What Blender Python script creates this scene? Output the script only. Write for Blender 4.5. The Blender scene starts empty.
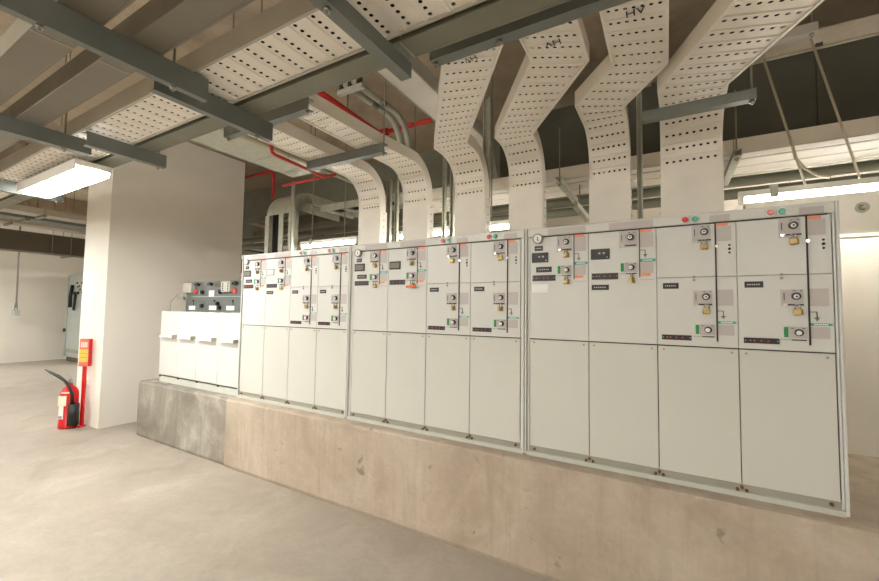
import bpy, math, random
from mathutils import Vector, Matrix
random.seed(7)
SC = bpy.context.scene
COL = SC.collection

# ------------------------------------------------------------------ camera, world, exposure
YAW, PITCH, ROLL, FPX = math.radians(29.971), math.radians(2.940), math.radians(-0.8348), 396.06
def cam_dir(a2, b2, d):
    a = a2*math.cos(ROLL) + b2*math.sin(ROLL)
    b = -a2*math.sin(ROLL) + b2*math.cos(ROLL)
    yr = d*math.cos(PITCH) - b*math.sin(PITCH)
    z = d*math.sin(PITCH) + b*math.cos(PITCH)
    return Vector((a*math.cos(YAW) - yr*math.sin(YAW), a*math.sin(YAW) + yr*math.cos(YAW), z))
right, up, fwd = cam_dir(1, 0, 0), cam_dir(0, 1, 0), cam_dir(0, 0, 1)
cam_data = bpy.data.cameras.new('camera')
cam = bpy.data.objects.new('camera', cam_data)
COL.objects.link(cam)
cam_data.sensor_fit = 'HORIZONTAL'
cam_data.sensor_width = 36.0
cam_data.lens = FPX/879.0*36.0
cam_data.clip_start = 0.02
m = Matrix((right, up, -fwd)).transposed().to_4x4()
m.translation = Vector((0, 0, 1.5))
cam.matrix_world = m
SC.camera = cam

world = bpy.data.worlds.new('world')
SC.world = world
world.use_nodes = True
world.node_tree.nodes['Background'].inputs[0].default_value = (1, 0.9, 0.8, 1)
world.node_tree.nodes['Background'].inputs[1].default_value = 0.02
SC.view_settings.view_transform = 'Standard'
SC.view_settings.look = 'None'
SC.view_settings.gamma = 1.0
SC.view_settings.use_curve_mapping = False
SC.view_settings.exposure = 2.7
LAMP = 15.0          # radiance of the white fluorescent diffusers
TUBE = 9.0          # radiance of the bare tubes behind the switchgear

# ------------------------------------------------------------------ materials
def srgb(c):
    return tuple((x/12.92 if x <= 0.04045 else ((x+0.055)/1.055)**2.4) for x in [v/255.0 for v in c])
MATS = {}
def paint(name, rgb, rough=0.5, metal=0.0, var=0.04, scale=6.0, bump=0.0, bscale=60.0, spec=0.5):
    """plain painted or bare surface with a faint uneven tone"""
    if name in MATS: return MATS[name]
    mt = bpy.data.materials.new(name); mt.use_nodes = True
    nt = mt.node_tree; b = nt.nodes['Principled BSDF']
    c = srgb(rgb)
    b.inputs['Roughness'].default_value = rough
    b.inputs['Metallic'].default_value = metal
    b.inputs['Specular IOR Level'].default_value = spec
    tc = nt.nodes.new('ShaderNodeTexCoord')
    nz = nt.nodes.new('ShaderNodeTexNoise'); nz.inputs['Scale'].default_value = scale; nz.inputs['Detail'].default_value = 5
    nt.links.new(tc.outputs['Object'], nz.inputs['Vector'])
    rp = nt.nodes.new('ShaderNodeValToRGB')
    rp.color_ramp.elements[0].position = 0.3; rp.color_ramp.elements[1].position = 0.7
    rp.color_ramp.elements[0].color = (*[x*(1-var*2) for x in c], 1)
    rp.color_ramp.elements[1].color = (*[min(1, x*(1+var)) for x in c], 1)
    nt.links.new(nz.outputs['Fac'], rp.inputs['Fac'])
    nt.links.new(rp.outputs['Color'], b.inputs['Base Color'])
    if bump:
        n2 = nt.nodes.new('ShaderNodeTexNoise'); n2.inputs['Scale'].default_value = bscale; n2.inputs['Detail'].default_value = 4
        nt.links.new(tc.outputs['Object'], n2.inputs['Vector'])
        bp = nt.nodes.new('ShaderNodeBump'); bp.inputs['Strength'].default_value = bump; bp.inputs['Distance'].default_value = 0.01
        nt.links.new(n2.outputs['Fac'], bp.inputs['Height']); nt.links.new(bp.outputs['Normal'], b.inputs['Normal'])
    MATS[name] = mt
    return mt

def concrete(name, lo, mid, hi, scale, rough, stain=None, stain_amt=0.0, stretch=(1, 1, 1), bump=0.25, spots=0.0, streak=None, coat=0.0):
    mt = bpy.data.materials.new(name); mt.use_nodes = True
    nt = mt.node_tree; L = nt.links; b = nt.nodes['Principled BSDF']
    tc = nt.nodes.new('ShaderNodeTexCoord'); mp = nt.nodes.new('ShaderNodeMapping')
    mp.inputs['Scale'].default_value = stretch
    L.new(tc.outputs['Object'], mp.inputs['Vector'])
    def noise(sc, det=8, rg=0.6, dist=0.0, vec=None):
        n = nt.nodes.new('ShaderNodeTexNoise')
        n.inputs['Scale'].default_value = sc; n.inputs['Detail'].default_value = det
        n.inputs['Roughness'].default_value = rg; n.inputs['Distortion'].default_value = dist
        L.new(vec or mp.outputs['Vector'], n.inputs['Vector']); return n
    def mix(fac, a, c):
        x = nt.nodes.new('ShaderNodeMix'); x.data_type = 'RGBA'
        L.new(fac, x.inputs['Factor'])
        for s, v in ((6, a), (7, c)):
            if hasattr(v, 'links'): L.new(v, x.inputs[s])
            else: x.inputs[s].default_value = (*srgb(v), 1)
        return x.outputs[2]
    def ramp(src, p0, p1, v0=0, v1=1):
        r = nt.nodes.new('ShaderNodeMapRange')
        r.inputs['From Min'].default_value = p0; r.inputs['From Max'].default_value = p1
        r.inputs['To Min'].default_value = v0; r.inputs['To Max'].default_value = v1
        L.new(src, r.inputs['Value']); return r.outputs['Result']
    n1 = noise(scale, 8, 0.62, 0.6)
    r = nt.nodes.new('ShaderNodeValToRGB'); e = r.color_ramp.elements
    e[0].position = 0.30; e[0].color = (*srgb(lo), 1)
    e[1].position = 0.72; e[1].color = (*srgb(hi), 1)
    k = e.new(0.5); k.color = (*srgb(mid), 1)
    L.new(n1.outputs['Fac'], r.inputs['Fac'])
    c = r.outputs['Color']
    fine = noise(scale*14, 6, 0.7)
    c2 = nt.nodes.new('ShaderNodeMix'); c2.data_type = 'RGBA'; c2.blend_type = 'OVERLAY'; c2.inputs['Factor'].default_value = 0.22
    L.new(c, c2.inputs[6]); L.new(fine.outputs['Color'], c2.inputs[7])
    hs = nt.nodes.new('ShaderNodeHueSaturation'); hs.inputs['Saturation'].default_value = 1.0
    bw = nt.nodes.new('ShaderNodeRGBToBW'); L.new(fine.outputs['Color'], bw.inputs[0])
    nt.links.new(bw.outputs[0], c2.inputs[7])
    c = c2.outputs[2]
    if stain:
        sn = noise(scale*0.9, 5, 0.55, 1.2)
        c = mix(ramp(sn.outputs['Fac'], 0.52, 0.72, 0, stain_amt), c, stain)
    if streak:
        m2 = nt.nodes.new('ShaderNodeMapping'); m2.inputs['Scale'].default_value = (9, 9, 0.7)
        L.new(tc.outputs['Object'], m2.inputs['Vector'])
        st = noise(1.0, 6, 0.65, 0.4, m2.outputs['Vector'])
        c = mix(ramp(st.outputs['Fac'], 0.5, 0.75, 0, 0.75), c, streak)
    if spots:
        sp = noise(scale*6.5, 3, 0.5, 0.5)
        c = mix(ramp(sp.outputs['Fac'], 0.68, 0.76, 0, spots), c, tuple(int(v*0.62) for v in lo))
    L.new(c, b.inputs['Base Color'])
    rr = ramp(n1.outputs['Fac'], 0.3, 0.7, rough-0.08, rough+0.1)
    L.new(rr, b.inputs['Roughness'])
    bn = nt.nodes.new('ShaderNodeBump'); bn.inputs['Strength'].default_value = bump; bn.inputs['Distance'].default_value = 0.01
    L.new(fine.outputs['Fac'], bn.inputs['Height']); L.new(bn.outputs['Normal'], b.inputs['Normal'])
    MATS[name] = mt
    return mt

def glow(name, rgb, strength):
    mt = bpy.data.materials.new(name); mt.use_nodes = True
    nt = mt.node_tree
    for n in list(nt.nodes): nt.nodes.remove(n)
    o = nt.nodes.new('ShaderNodeOutputMaterial'); e = nt.nodes.new('ShaderNodeEmission')
    e.inputs[0].default_value = (*rgb, 1); e.inputs[1].default_value = strength
    nt.links.new(e.outputs[0], o.inputs[0])
    MATS[name] = mt
    return mt

FLOOR_M = concrete('floor concrete', (156, 147, 133), (166, 157, 143), (180, 171, 158), 2.4, 0.5, (146, 135, 119), 0.45, bump=0.12)
PLINTH_M = concrete('beige plinth concrete', (166, 151, 133), (182, 168, 150), (196, 184, 168), 1.9, 0.75, (152, 136, 114), 0.6, bump=0.35, spots=0.6, streak=(160, 144, 122))
PLINTH_G = concrete('grey plinth concrete', (118, 112, 100), (140, 134, 122), (176, 170, 158), 2.2, 0.75, (196, 190, 178), 0.6, bump=0.3, streak=(120, 110, 92))
CEIL_M = concrete('ceiling concrete', (160, 144, 122), (174, 158, 134), (186, 170, 148), 0.9, 0.85, (96, 80, 62), 0.5, bump=0.2)
WALL_M = paint('white wall paint', (232, 227, 216), 0.65, var=0.012, scale=1.5, bump=0.05)
WALL_B = paint('cream wall paint', (222, 216, 203), 0.7, var=0.02, scale=1.5, bump=0.05)
CAB = paint('light grey enamel', (210, 211, 205), 0.38, var=0.012, scale=2.0)
CAB_D = paint('light grey door enamel', (205, 206, 197), 0.36, var=0.012, scale=2.0)
CAB_W = paint('white enamel', (210, 210, 205), 0.35, var=0.01)
PATCH = paint('pale mauve grey print', (190, 184, 180), 0.5, var=0.01)
GREYRAIL = paint('grey plinth rail', (160, 158, 144), 0.5, var=0.04)
BASER = paint('pale base angle', (198, 200, 190), 0.45, var=0.03)
DARK = paint('dark gap', (52, 50, 44), 0.7, var=0.02)
BLACK = paint('black plastic', (28, 28, 27), 0.4, var=0.05)
CABLE = paint('black cable sheath', (22, 22, 21), 0.6, var=0.05)
WHITE = paint('white print', (238, 238, 234), 0.5, var=0.01)
CREAM = paint('cream tag', (236, 228, 204), 0.6, var=0.02)
GREEN = paint('green flag', (22, 140, 70), 0.45, var=0.02)
TEAL = paint('teal print', (70, 165, 150), 0.5, var=0.02)
ORANGE = paint('orange print', (240, 150, 118), 0.5, var=0.02)
ORTAG = paint('orange red tag', (226, 96, 58), 0.5, var=0.02)
RED = paint('red lamp lens', (214, 66, 62), 0.3, var=0.02)
PINK = paint('pink lamp lens', (226, 128, 118), 0.3, var=0.02)
GLENS = paint('green lamp lens', (88, 178, 156), 0.3, var=0.02)
CHROME = paint('chrome', (200, 198, 192), 0.22, 1.0, var=0.02)
STEEL = paint('dull steel', (160, 158, 150), 0.4, 0.8, var=0.04)
BRASS = paint('brass', (186, 160, 104), 0.42, 0.6, var=0.05, scale=40)
RUST = paint('rusty bolt', (118, 88, 50), 0.75, 0.3, var=0.15, scale=80)
DISP = paint('grey display glass', (128, 126, 116), 0.2, var=0.05)
PANELG = paint('slate grey panel', (98, 104, 100), 0.45, var=0.05)
PERSPEX = paint('pale instrument box', (178, 178, 164), 0.25, var=0.05, scale=30)
REDP = paint('red pipe paint', (190, 40, 32), 0.4, var=0.06)
REDX = paint('red extinguisher paint', (205, 28, 30), 0.28, var=0.03)
YELL = paint('yellow print', (240, 196, 84), 0.5, var=0.03)
SIGNR = paint('faded red print', (224, 120, 110), 0.5, var=0.04)
TRAY = paint('white tray enamel', (236, 230, 219), 0.5, var=0.03, scale=5)
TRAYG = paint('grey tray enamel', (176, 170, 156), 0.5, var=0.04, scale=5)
TRUNK = paint('trunking grey', (120, 113, 99), 0.5, var=0.05, scale=4)
STRUT = paint('painted grey channel', (114, 118, 112), 0.45, 0.1, var=0.05, scale=8)
GALV = paint('galvanised steel', (186, 187, 172), 0.45, 0.2, var=0.07, scale=14)
ROD = paint('zinc rod', (140, 138, 122), 0.4, 0.5, var=0.06)
PALEROD = paint('pale rod', (188, 180, 158), 0.5, 0.1, var=0.04)
HOUSING = paint('lamp housing white', (235, 232, 224), 0.4, var=0.01)
VOID_DARK = paint('dark void paint', (84, 82, 70), 0.7, var=0.08, scale=3)  # darkness of the void behind the risers put into the colour
BROWNDUCT = paint('brown grey duct', (88, 80, 66), 0.6, var=0.06, scale=3)
BEAM = paint('grey green beam', (122, 121, 104), 0.6, var=0.06, scale=4)
GREYCAB = paint('grey panel enamel', (176, 184, 178), 0.4, var=0.02)
LIGHT = glow('fluorescent diffuser', (1.0, 0.978, 0.94), LAMP)
TUBEM = glow('fluorescent tube', (1.0, 0.95, 0.85), TUBE)

# ------------------------------------------------------------------ mesh builder
ORG = {}
class MB:
    def __init__(s): s.v = []; s.f = []; s.sm = []
    def face(s, pts, smooth=False):
        n = len(s.v); s.v += [tuple(p) for p in pts]; s.f.append(tuple(range(n, n+len(pts)))); s.sm.append(smooth); return s
    def box(s, x0, x1, y0, y1, z0, z1):
        x0, x1 = sorted((x0, x1)); y0, y1 = sorted((y0, y1)); z0, z1 = sorted((z0, z1))
        n = len(s.v)
        s.v += [(x0,y0,z0),(x1,y0,z0),(x1,y1,z0),(x0,y1,z0),(x0,y0,z1),(x1,y0,z1),(x1,y1,z1),(x0,y1,z1)]
        for q in ((0,3,2,1),(4,5,6,7),(0,1,5,4),(1,2,6,5),(2,3,7,6),(3,0,4,7)):
            s.f.append(tuple(n+i for i in q)); s.sm.append(False)
        return s
    def plate(s, x0, x1, y0, y1, z0, z1, c=0.003):
        """a panel lying in XZ with its front at y0, front edges chamfered by c"""
        n = len(s.v)
        s.v += [(x0,y0+c,z0),(x1,y0+c,z0),(x1,y0+c,z1),(x0,y0+c,z1),
                (x0+c,y0,z0+c),(x1-c,y0,z0+c),(x1-c,y0,z1-c),(x0+c,y0,z1-c),
                (x0,y1,z0),(x1,y1,z0),(x1,y1,z1),(x0,y1,z1)]
        for q in ((4,5,6,7),(0,1,5,4),(1,2,6,5),(2,3,7,6),(3,0,4,7),(8,9,1,0),(9,10,2,1),(10,11,3,2),(11,8,0,3),(11,10,9,8)):
            s.f.append(tuple(n+i for i in q)); s.sm.append(False)
        return s
    def cyl(s, p0, p1, r0, r1=None, n=12, caps=True):
        r1 = r0 if r1 is None else r1
        p0, p1 = Vector(p0), Vector(p1); d = (p1-p0).normalized()
        a = d.orthogonal().normalized(); b = d.cross(a)
        k = len(s.v)
        for p, r in ((p0, r0), (p1, r1)):
            for i in range(n):
                t = 2*math.pi*i/n
                s.v.append(tuple(p + (a*math.cos(t) + b*math.sin(t))*r))
        for i in range(n):
            j = (i+1) % n
            s.f.append((k+i, k+j, k+n+j, k+n+i)); s.sm.append(True)
        if caps:
            s.f.append(tuple(k+i for i in reversed(range(n)))); s.sm.append(False)
            s.f.append(tuple(k+n+i for i in range(n))); s.sm.append(False)
        return s
    def tube(s, pts, r, n=8, radii=None):
        pts = [Vector(p) for p in pts]
        k = len(s.v); a = None
        for i, p in enumerate(pts):
            d = (pts[min(i+1, len(pts)-1)] - pts[max(i-1, 0)]).normalized()
            if a is None: a = d.orthogonal().normalized()
            a = (a - d*a.dot(d)).normalized(); b = d.cross(a)
            rr = radii[i] if radii else r
            for j in range(n):
                t = 2*math.pi*j/n
                s.v.append(tuple(p + (a*math.cos(t) + b*math.sin(t))*rr))
        for i in range(len(pts)-1):
            for j in range(n):
                q = (j+1) % n
                s.f.append((k+i*n+j, k+i*n+q, k+(i+1)*n+q, k+(i+1)*n+j)); s.sm.append(True)
        s.f.append(tuple(k+i for i in reversed(range(n)))); s.sm.append(False)
        e = k+(len(pts)-1)*n
        s.f.append(tuple(e+i for i in range(n))); s.sm.append(False)
        return s
    def lathe(s, c, prof, n=20):
        """profile of (radius, z) turned about the vertical through c"""
        k = len(s.v)
        for r, z in prof:
            for j in range(n):
                t = 2*math.pi*j/n
                s.v.append((c[0]+r*math.cos(t), c[1]+r*math.sin(t), c[2]+z))
        for i in range(len(prof)-1):
            for j in range(n):
                q = (j+1) % n
                s.f.append((k+i*n+j, k+i*n+q, k+(i+1)*n+q, k+(i+1)*n+j)); s.sm.append(True)
        s.f.append(tuple(k+i for i in reversed(range(n)))); s.sm.append(False)
        e = k+(len(prof)-1)*n
        s.f.append(tuple(e+i for i in range(n))); s.sm.append(False)
        return s
    def torus(s, c, R, r, axis='y', n=16, m=6, a0=0.0, a1=2*math.pi):
        pts = []
        full = abs(a1-a0-2*math.pi) < 1e-6
        for i in range(n+1):
            t = a0+(a1-a0)*i/n
            if axis == 'y': pts.append((c[0]+R*math.cos(t), c[1], c[2]+R*math.sin(t)))
            else: pts.append((c[0], c[1]+R*math.cos(t), c[2]+R*math.sin(t)))
        return s.tube(pts, r, m)
    def build(s, name, mat, parent=None, label=None):
        org = ORG.get(parent.name, Vector((0, 0, 0))) if parent else Vector((0, 0, 0))
        me = bpy.data.meshes.new(name)
        me.from_pydata([(x-org.x, y-org.y, z-org.z) for x, y, z in s.v], [], s.f)
        me.polygons.foreach_set('use_smooth', s.sm)
        me.materials.append(mat)
        me.update()
        o = bpy.data.objects.new(name, me); COL.objects.link(o)
        if parent:
            o.parent = parent; ORG[o.name] = org
        if label: o['label'] = label
        return o

def tag(o, label, cat, group=None):
    o['label'] = label; o['category'] = cat
    if group: o['group'] = group
    return o
def thing(name, label, cat, loc, group=None):
    o = bpy.data.objects.new(name, None); COL.objects.link(o)
    o.empty_display_size = 0.05
    o.location = loc; ORG[o.name] = Vector(loc)
    return tag(o, label, cat, group)
def struct(o, label=None):
    o['kind'] = 'structure'
    if label: o['label'] = label
    return o
def clone(root, loc, label, group=None):
    r = root.copy(); COL.objects.link(r); r.location = loc; r['label'] = label
    ORG[r.name] = Vector(loc)
    if group: r['group'] = group
    for ch in list(root.children):
        c = ch.copy(); COL.objects.link(c); c.parent = r
        for g in list(ch.children):
            d = g.copy(); COL.objects.link(d); d.parent = c
    return r
def box_obj(name, mat, parent, *b): return MB().box(*b).build(name, mat, parent)

# ------------------------------------------------------------------ the room
struct(box_obj('floor', FLOOR_M, None, -16, 5.2, -4.7, 8.2, -0.2, 0.0))
struct(box_obj('ceiling', CEIL_M, None, -16, 5.2, -4.7, 8.2, 3.9, 4.1))
struct(box_obj('wall_left', WALL_M, None, -15.0, -14.72, -4.7, 8.2, 0, 3.9))
struct(box_obj('wall_front', WALL_B, None, -15, 5.2, -4.7, -4.5, 0, 3.9))
struct(box_obj('wall_back', WALL_B, None, -15, 5.2, 8.0, 8.2, 0, 3.9))
struct(box_obj('wall_right', WALL_B, None, 5.0, 5.2, -4.5, 8.0, 0, 3.9))
struct(box_obj('wall_middle', WALL_M, None, -6.74, -6.03, 2.185, 3.96, 0, 3.9), 'white painted wall end standing left of the switchgear')
struct(MB().box(0.60, 5.0, 3.53, 3.75, 0.633, 2.03).box(0.60, 5.0, 3.515, 3.75, 2.015, 2.035).box(0.60, 5.0, 4.3, 4.42, 0.633, 2.48).build('wall_rear', WALL_B, None), 'cream wall behind the right end of the switchgear')
struct(MB().cyl((1.328, 4.29, 2.355), (1.328, 4.22, 2.35), 0.024, 0.014, 10).cyl((1.328, 4.305, 2.355), (1.328, 4.285, 2.355), 0.042, n=12).build('trim_1', GREYRAIL, None), 'small grey sensor stud on the cream wall')
# deep ceiling beams
for i, (y, z) in enumerate(((5.0, 3.35), (6.4, 3.35))):
    struct(box_obj('ceiling_beam', BEAM, None, -14.72, 5.0, y, y+0.35, z, 3.9))
for i, x in enumerate((-8.4, -11.6)):
    struct(box_obj('ceiling_beam', CEIL_M, None, x-0.3, x, -4.5, 8.0, 3.5, 3.9))

# raised concrete plinth under the switchgear, with a chipped front edge
def plinth(name, mat, x0, x1, y0, y1, z1, label):
    mb = MB(); n = max(4, int((x1-x0)/0.06)); rnd = random.Random(int(x0*100))
    prev = None
    for i in range(n+1):
        x = x0+(x1-x0)*i/n
        c = 0.012 + 0.014*rnd.random()**2; w = 0.006*(rnd.random()-0.5)
        ring = [(x, y0+0.012, 0.0), (x, y0+w*0.5, 0.03), (x, y0+w, z1-c), (x, y0+c*0.7, z1-c*0.25), (x, y0+c*2.2, z1), (x, y1, z1)]
        if prev:
            for j in range(5): mb.face([prev[j], ring[j], ring[j+1], prev[j+1]], smooth=(0 < j < 4))
        else:
            mb.face(list(reversed(ring)) + [(x, y1, 0)][:0] + [(x, y1, 0)])
        prev = ring
    mb.face(prev + [(x1, y1, 0)])
    mb.face([(x0, y1, 0), (x0, y1, z1), (x1, y1, z1), (x1, y1, 0)])
    return struct(mb.build(name, mat, None), label)
plinth('trim_2', PLINTH_G, -5.39, -3.655, 2.315, 3.75, 0.628, 'grey streaked concrete plinth under the low white cabinet')
plinth('trim_3', PLINTH_M, -3.655, 5.0, 2.304, 8.0, 0.633, 'beige concrete plinth under the three tall cabinets')
struct(MB().box(-5.25, -5.14, 2.36, 2.43, 0.628, 0.634).box(-5.13, -4.95, 2.40, 2.44, 0.628, 0.633).build('trim_4', GREYRAIL, None), 'thin steel packing plates on the grey plinth')

# ------------------------------------------------------------------ switchgear
YF = 2.412
PAD = []     # padlock places: x, z, yaw, cabinet text, spot text
def dial_plate(root, xa, xb, za, zb, x, z, r=0.0175, face=WHITE, turn=0.6):
    p = MB().box(xa, xb, YF-0.003, YF+0.001, za, zb).build('dial_plate', PATCH, root)
    k = MB().cyl((x, YF-0.003, z), (x, YF-0.016, z), r, r*0.92, 18).build('dial_ring', BLACK, p)
    q = MB().cyl((x-0.002, YF-0.016, z-0.002), (x-0.002, YF-0.021, z-0.002), r*0.62, r*0.55, 16)
    q.build('dial_hub', face, p)
    MB().cyl((x-0.002, YF-0.021, z-0.002), (x-0.002, YF-0.024, z-0.002), r*0.24, n=10).build('key_hole', BLACK, p)
    MB().box(x-0.012, x-0.003, YF-0.0045, YF-0.003, z+0.024, z+0.027).box(x+0.014, x+0.021, YF-0.0045, YF-0.003, z+0.024, z+0.027).box(xa+0.010, xa+0.013, YF-0.0045, YF-0.003, z-0.02, z+0.016).build('scale_mark', DARK, p)
    return p
def slot_bar(root, x0, x1, z):
    MB().box(x0, x1, YF-0.006, YF, z-0.0035, z+0.0035).cyl((x0, YF-0.004, z), (x0, YF-0.009, z), 0.004, n=8).build('padlock_slot', BLACK, root)
    MB().box(x0-0.022, x0-0.008, YF-0.004, YF, z-0.004, z+0.004).build('slot_tongue', CHROME, root)
def nameplate(root, x0, x1, z0, z1, marks=2):
    p = MB().box(x0, x1, YF-0.003, YF, z0, z1).build('nameplate', BLACK, root)
    if marks:
        zc = (z0+z1)/2; w = x1-x0; mb = MB(); n = 6
        for i in range(n):
            a = x0+w*(0.14+0.72*i/n); b = a+w*0.72/n*0.62
            mb.box(a, b, YF-0.0036, YF-0.003, zc-0.003, zc+0.003)
        mb.build('engraved_line', PATCH, p)
    return p
def led_strip(root, x0, x1, z0, z1):
    p = MB().box(x0, x1, YF-0.006, YF, z0, z1).build('indicator_strip', BLACK, root)
    zc = (z0+z1)/2; w = x1-x0
    mb = MB()
    for t in (0.3, 0.5, 0.7): mb.cyl((x0+w*t, YF-0.006, zc), (x0+w*t, YF-0.008, zc), 0.0038, n=8)
    mb.build('red_lamp', RED, p)
    mb = MB()
    for t in (0.05, 0.19, 0.95): mb.cyl((x0+w*t, YF-0.006, zc), (x0+w*t, YF-0.0075, zc), 0.003, n=8)
    mb.build('socket', STEEL, p)
def small_switch(root, u, zb):
    """earthing switch plate with its green flag; zb is the plate's lower edge"""
    MB().box(u+0.171, u+0.186, YF-0.004, YF, zb+0.004, zb+0.05).build('green_flag', GREEN, root)
    p = MB().box(u+0.188, u+0.254, YF-0.003, YF+0.001, zb, zb+0.053).build('switch_plate', PATCH, root)
    x, z = u+0.224, zb+0.026
    MB().cyl((x, YF-0.003, z), (x, YF-0.013, z), 0.0165, 0.0155, 18).build('switch_ring', BLACK, p)
    MB().cyl((x-0.003, YF-0.013, z-0.001), (x-0.003, YF-0.020, z-0.001), 0.011, 0.010, 14).build('switch_knob', WHITE, p)
    MB().box(u+0.198, u+0.250, YF-0.005, YF, zb-0.011, zb-0.006).build('slot_line', DARK, root)
    for mx in (u+0.196, u+0.236): MB().box(mx, mx+0.010, YF-0.0045, YF-0.003, zb+0.044, zb+0.047).build('scale_mark', DARK, p)
    MB().box(u+0.160, u+0.198, YF-0.0035, YF, zb-0.0095, zb-0.007).build('slot_tongue', STEEL, root)
def earth_mark(root, x, z):
    MB().box(x, x+0.024, YF-0.0025, YF, z, z+0.0028).box(x+0.0215, x+0.0245, YF-0.0025, YF, z-0.024, z).box(x+0.013, x+0.033, YF-0.0025, YF, z-0.027, z-0.0235).box(x+0.017, x+0.029, YF-0.0025, YF, z-0.0325, z-0.029).box(x+0.0205, x+0.0255, YF-0.0025, YF, z-0.038, z-0.0345).build('earth_symbol', DARK, root)
def teal_tag(root, x0, x1, z0, z1):
    mb = MB(); zc = (z0+z1)/2
    mb.box(x0, x1-0.008, YF-0.0025, YF, z0, z1)
    mb.face([(x1-0.008, YF-0.0025, z0), (x1, YF-0.0025, zc), (x1-0.008, YF-0.0025, z1)])
    p = mb.build('teal_tag', TEAL, root)
    mb = MB()
    for i in range(7): mb.box(x0+0.012+0.007*i, x0+0.017+0.007*i, YF-0.003, YF-0.0024, zc-0.003, zc+0.003)
    mb.build('tag_print', WHITE, p)
def patch(root, x0, x1, z0, z1, mat=None, name='print_panel', d=0.002):
    return MB().box(x0, x1, YF-d, YF+0.0005, z0, z1).build(name, mat or PATCH, root)
def gauge(root, x, z):
    p = MB().cyl((x, YF, z), (x, YF-0.018, z), 0.030, n=24).build('pressure_gauge', STEEL, root, 'round white pressure gauge')
    MB().torus((x, YF-0.017, z), 0.028, 0.005, 'y', 24, 8).build('gauge_rim', GREYRAIL, p)
    MB().cyl((x, YF-0.0175, z), (x, YF-0.0195, z), 0.024, n=24).build('gauge_face', WHITE, p)
    MB().box(x-0.002, x+0.002, YF-0.021, YF-0.0195, z-0.012, z+0.012).box(x, x+0.009, YF-0.021, YF-0.0195, z-0.012, z-0.009).build('gauge_needle', DARK, p)

def unit_fuse(root, u, kind, w):
    """narrow cubicle with one full panel: kind 'first' has the gauge"""
    MB().plate(u+0.001, u+w-0.001, YF, YF+0.02, 1.339, 1.962, 0.002).build('upper_panel', CAB, root)
    patch(root, u+0.112, u+0.332, 1.972, 2.010, d=0.0045)
    dial_plate(root, u+0.166, u+0.255, 1.867, 1.960, u+0.222, 1.923)
    slot_bar(root, u+0.196, u+0.250, 1.877)
    small_switch(root, u, 1.729)
    MB().box(u+0.2635, u+0.2675, YF-0.004, YF, 1.698, 1.963).build('mimic_bar', DARK, root)
    patch(root, u+0.268, u+0.332, 1.862, 1.946)
    patch(root, u+0.268, u+0.332, 1.721, 1.782)
    patch(root, u+0.268, u+0.325, 1.946, 1.962, ORANGE, 'orange_tag')
    patch(root, u+0.270, u+0.318, 1.705, 1.721, ORANGE, 'orange_tag')
    teal_tag(root, u+0.268, u+0.345, 1.783, 1.799)
    earth_mark(root, u+0.270, 1.846)
    patch(root, u+0.268, u+0.335, 1.684, 1.686, GREYRAIL, 'seam_line', 0.001)
    led_strip(root, u+0.018, u+0.157, 1.692, 1.727)
    if kind[0] == 'gauge':
        gauge(root, u+0.052, 1.952)
        nameplate(root, u+0.030, u+0.081, 1.879, 1.909)
        nameplate(root, u+0.040, u+0.135, 1.745, 1.778)
        if kind[2]: patch(root, u+0.013, u+0.113, 1.620, 1.672, WHITE, 'paper_note', 0.001)
        zz = 1.806
    else:
        zz = 1.807
        if kind[2]: nameplate(root, u+0.017, u+0.109, 1.632, 1.662)
    p = MB().box(u+0.014, u+0.114, YF-0.006, YF, zz, zz+0.060).build('meter_display', {'black': BLACK, 'grey': DARK, 'pale': GREYRAIL}[kind[1]], root)
    if kind[1] == 'black':
        MB().box(u+0.055, u+0.066, YF-0.0068, YF-0.006, zz+0.030, zz+0.040).box(u+0.078, u+0.089, YF-0.0068, YF-0.006, zz+0.030, zz+0.040).box(u+0.098, u+0.105, YF-0.0068, YF-0.006, zz+0.008, zz+0.015).build('display_symbol', PATCH, p)
    else:
        MB().box(u+0.022, u+0.106, YF-0.0068, YF-0.006, zz+0.010, zz+0.050).build('display_glass', WHITE if kind[1] == 'pale' else DISP, p)
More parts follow.
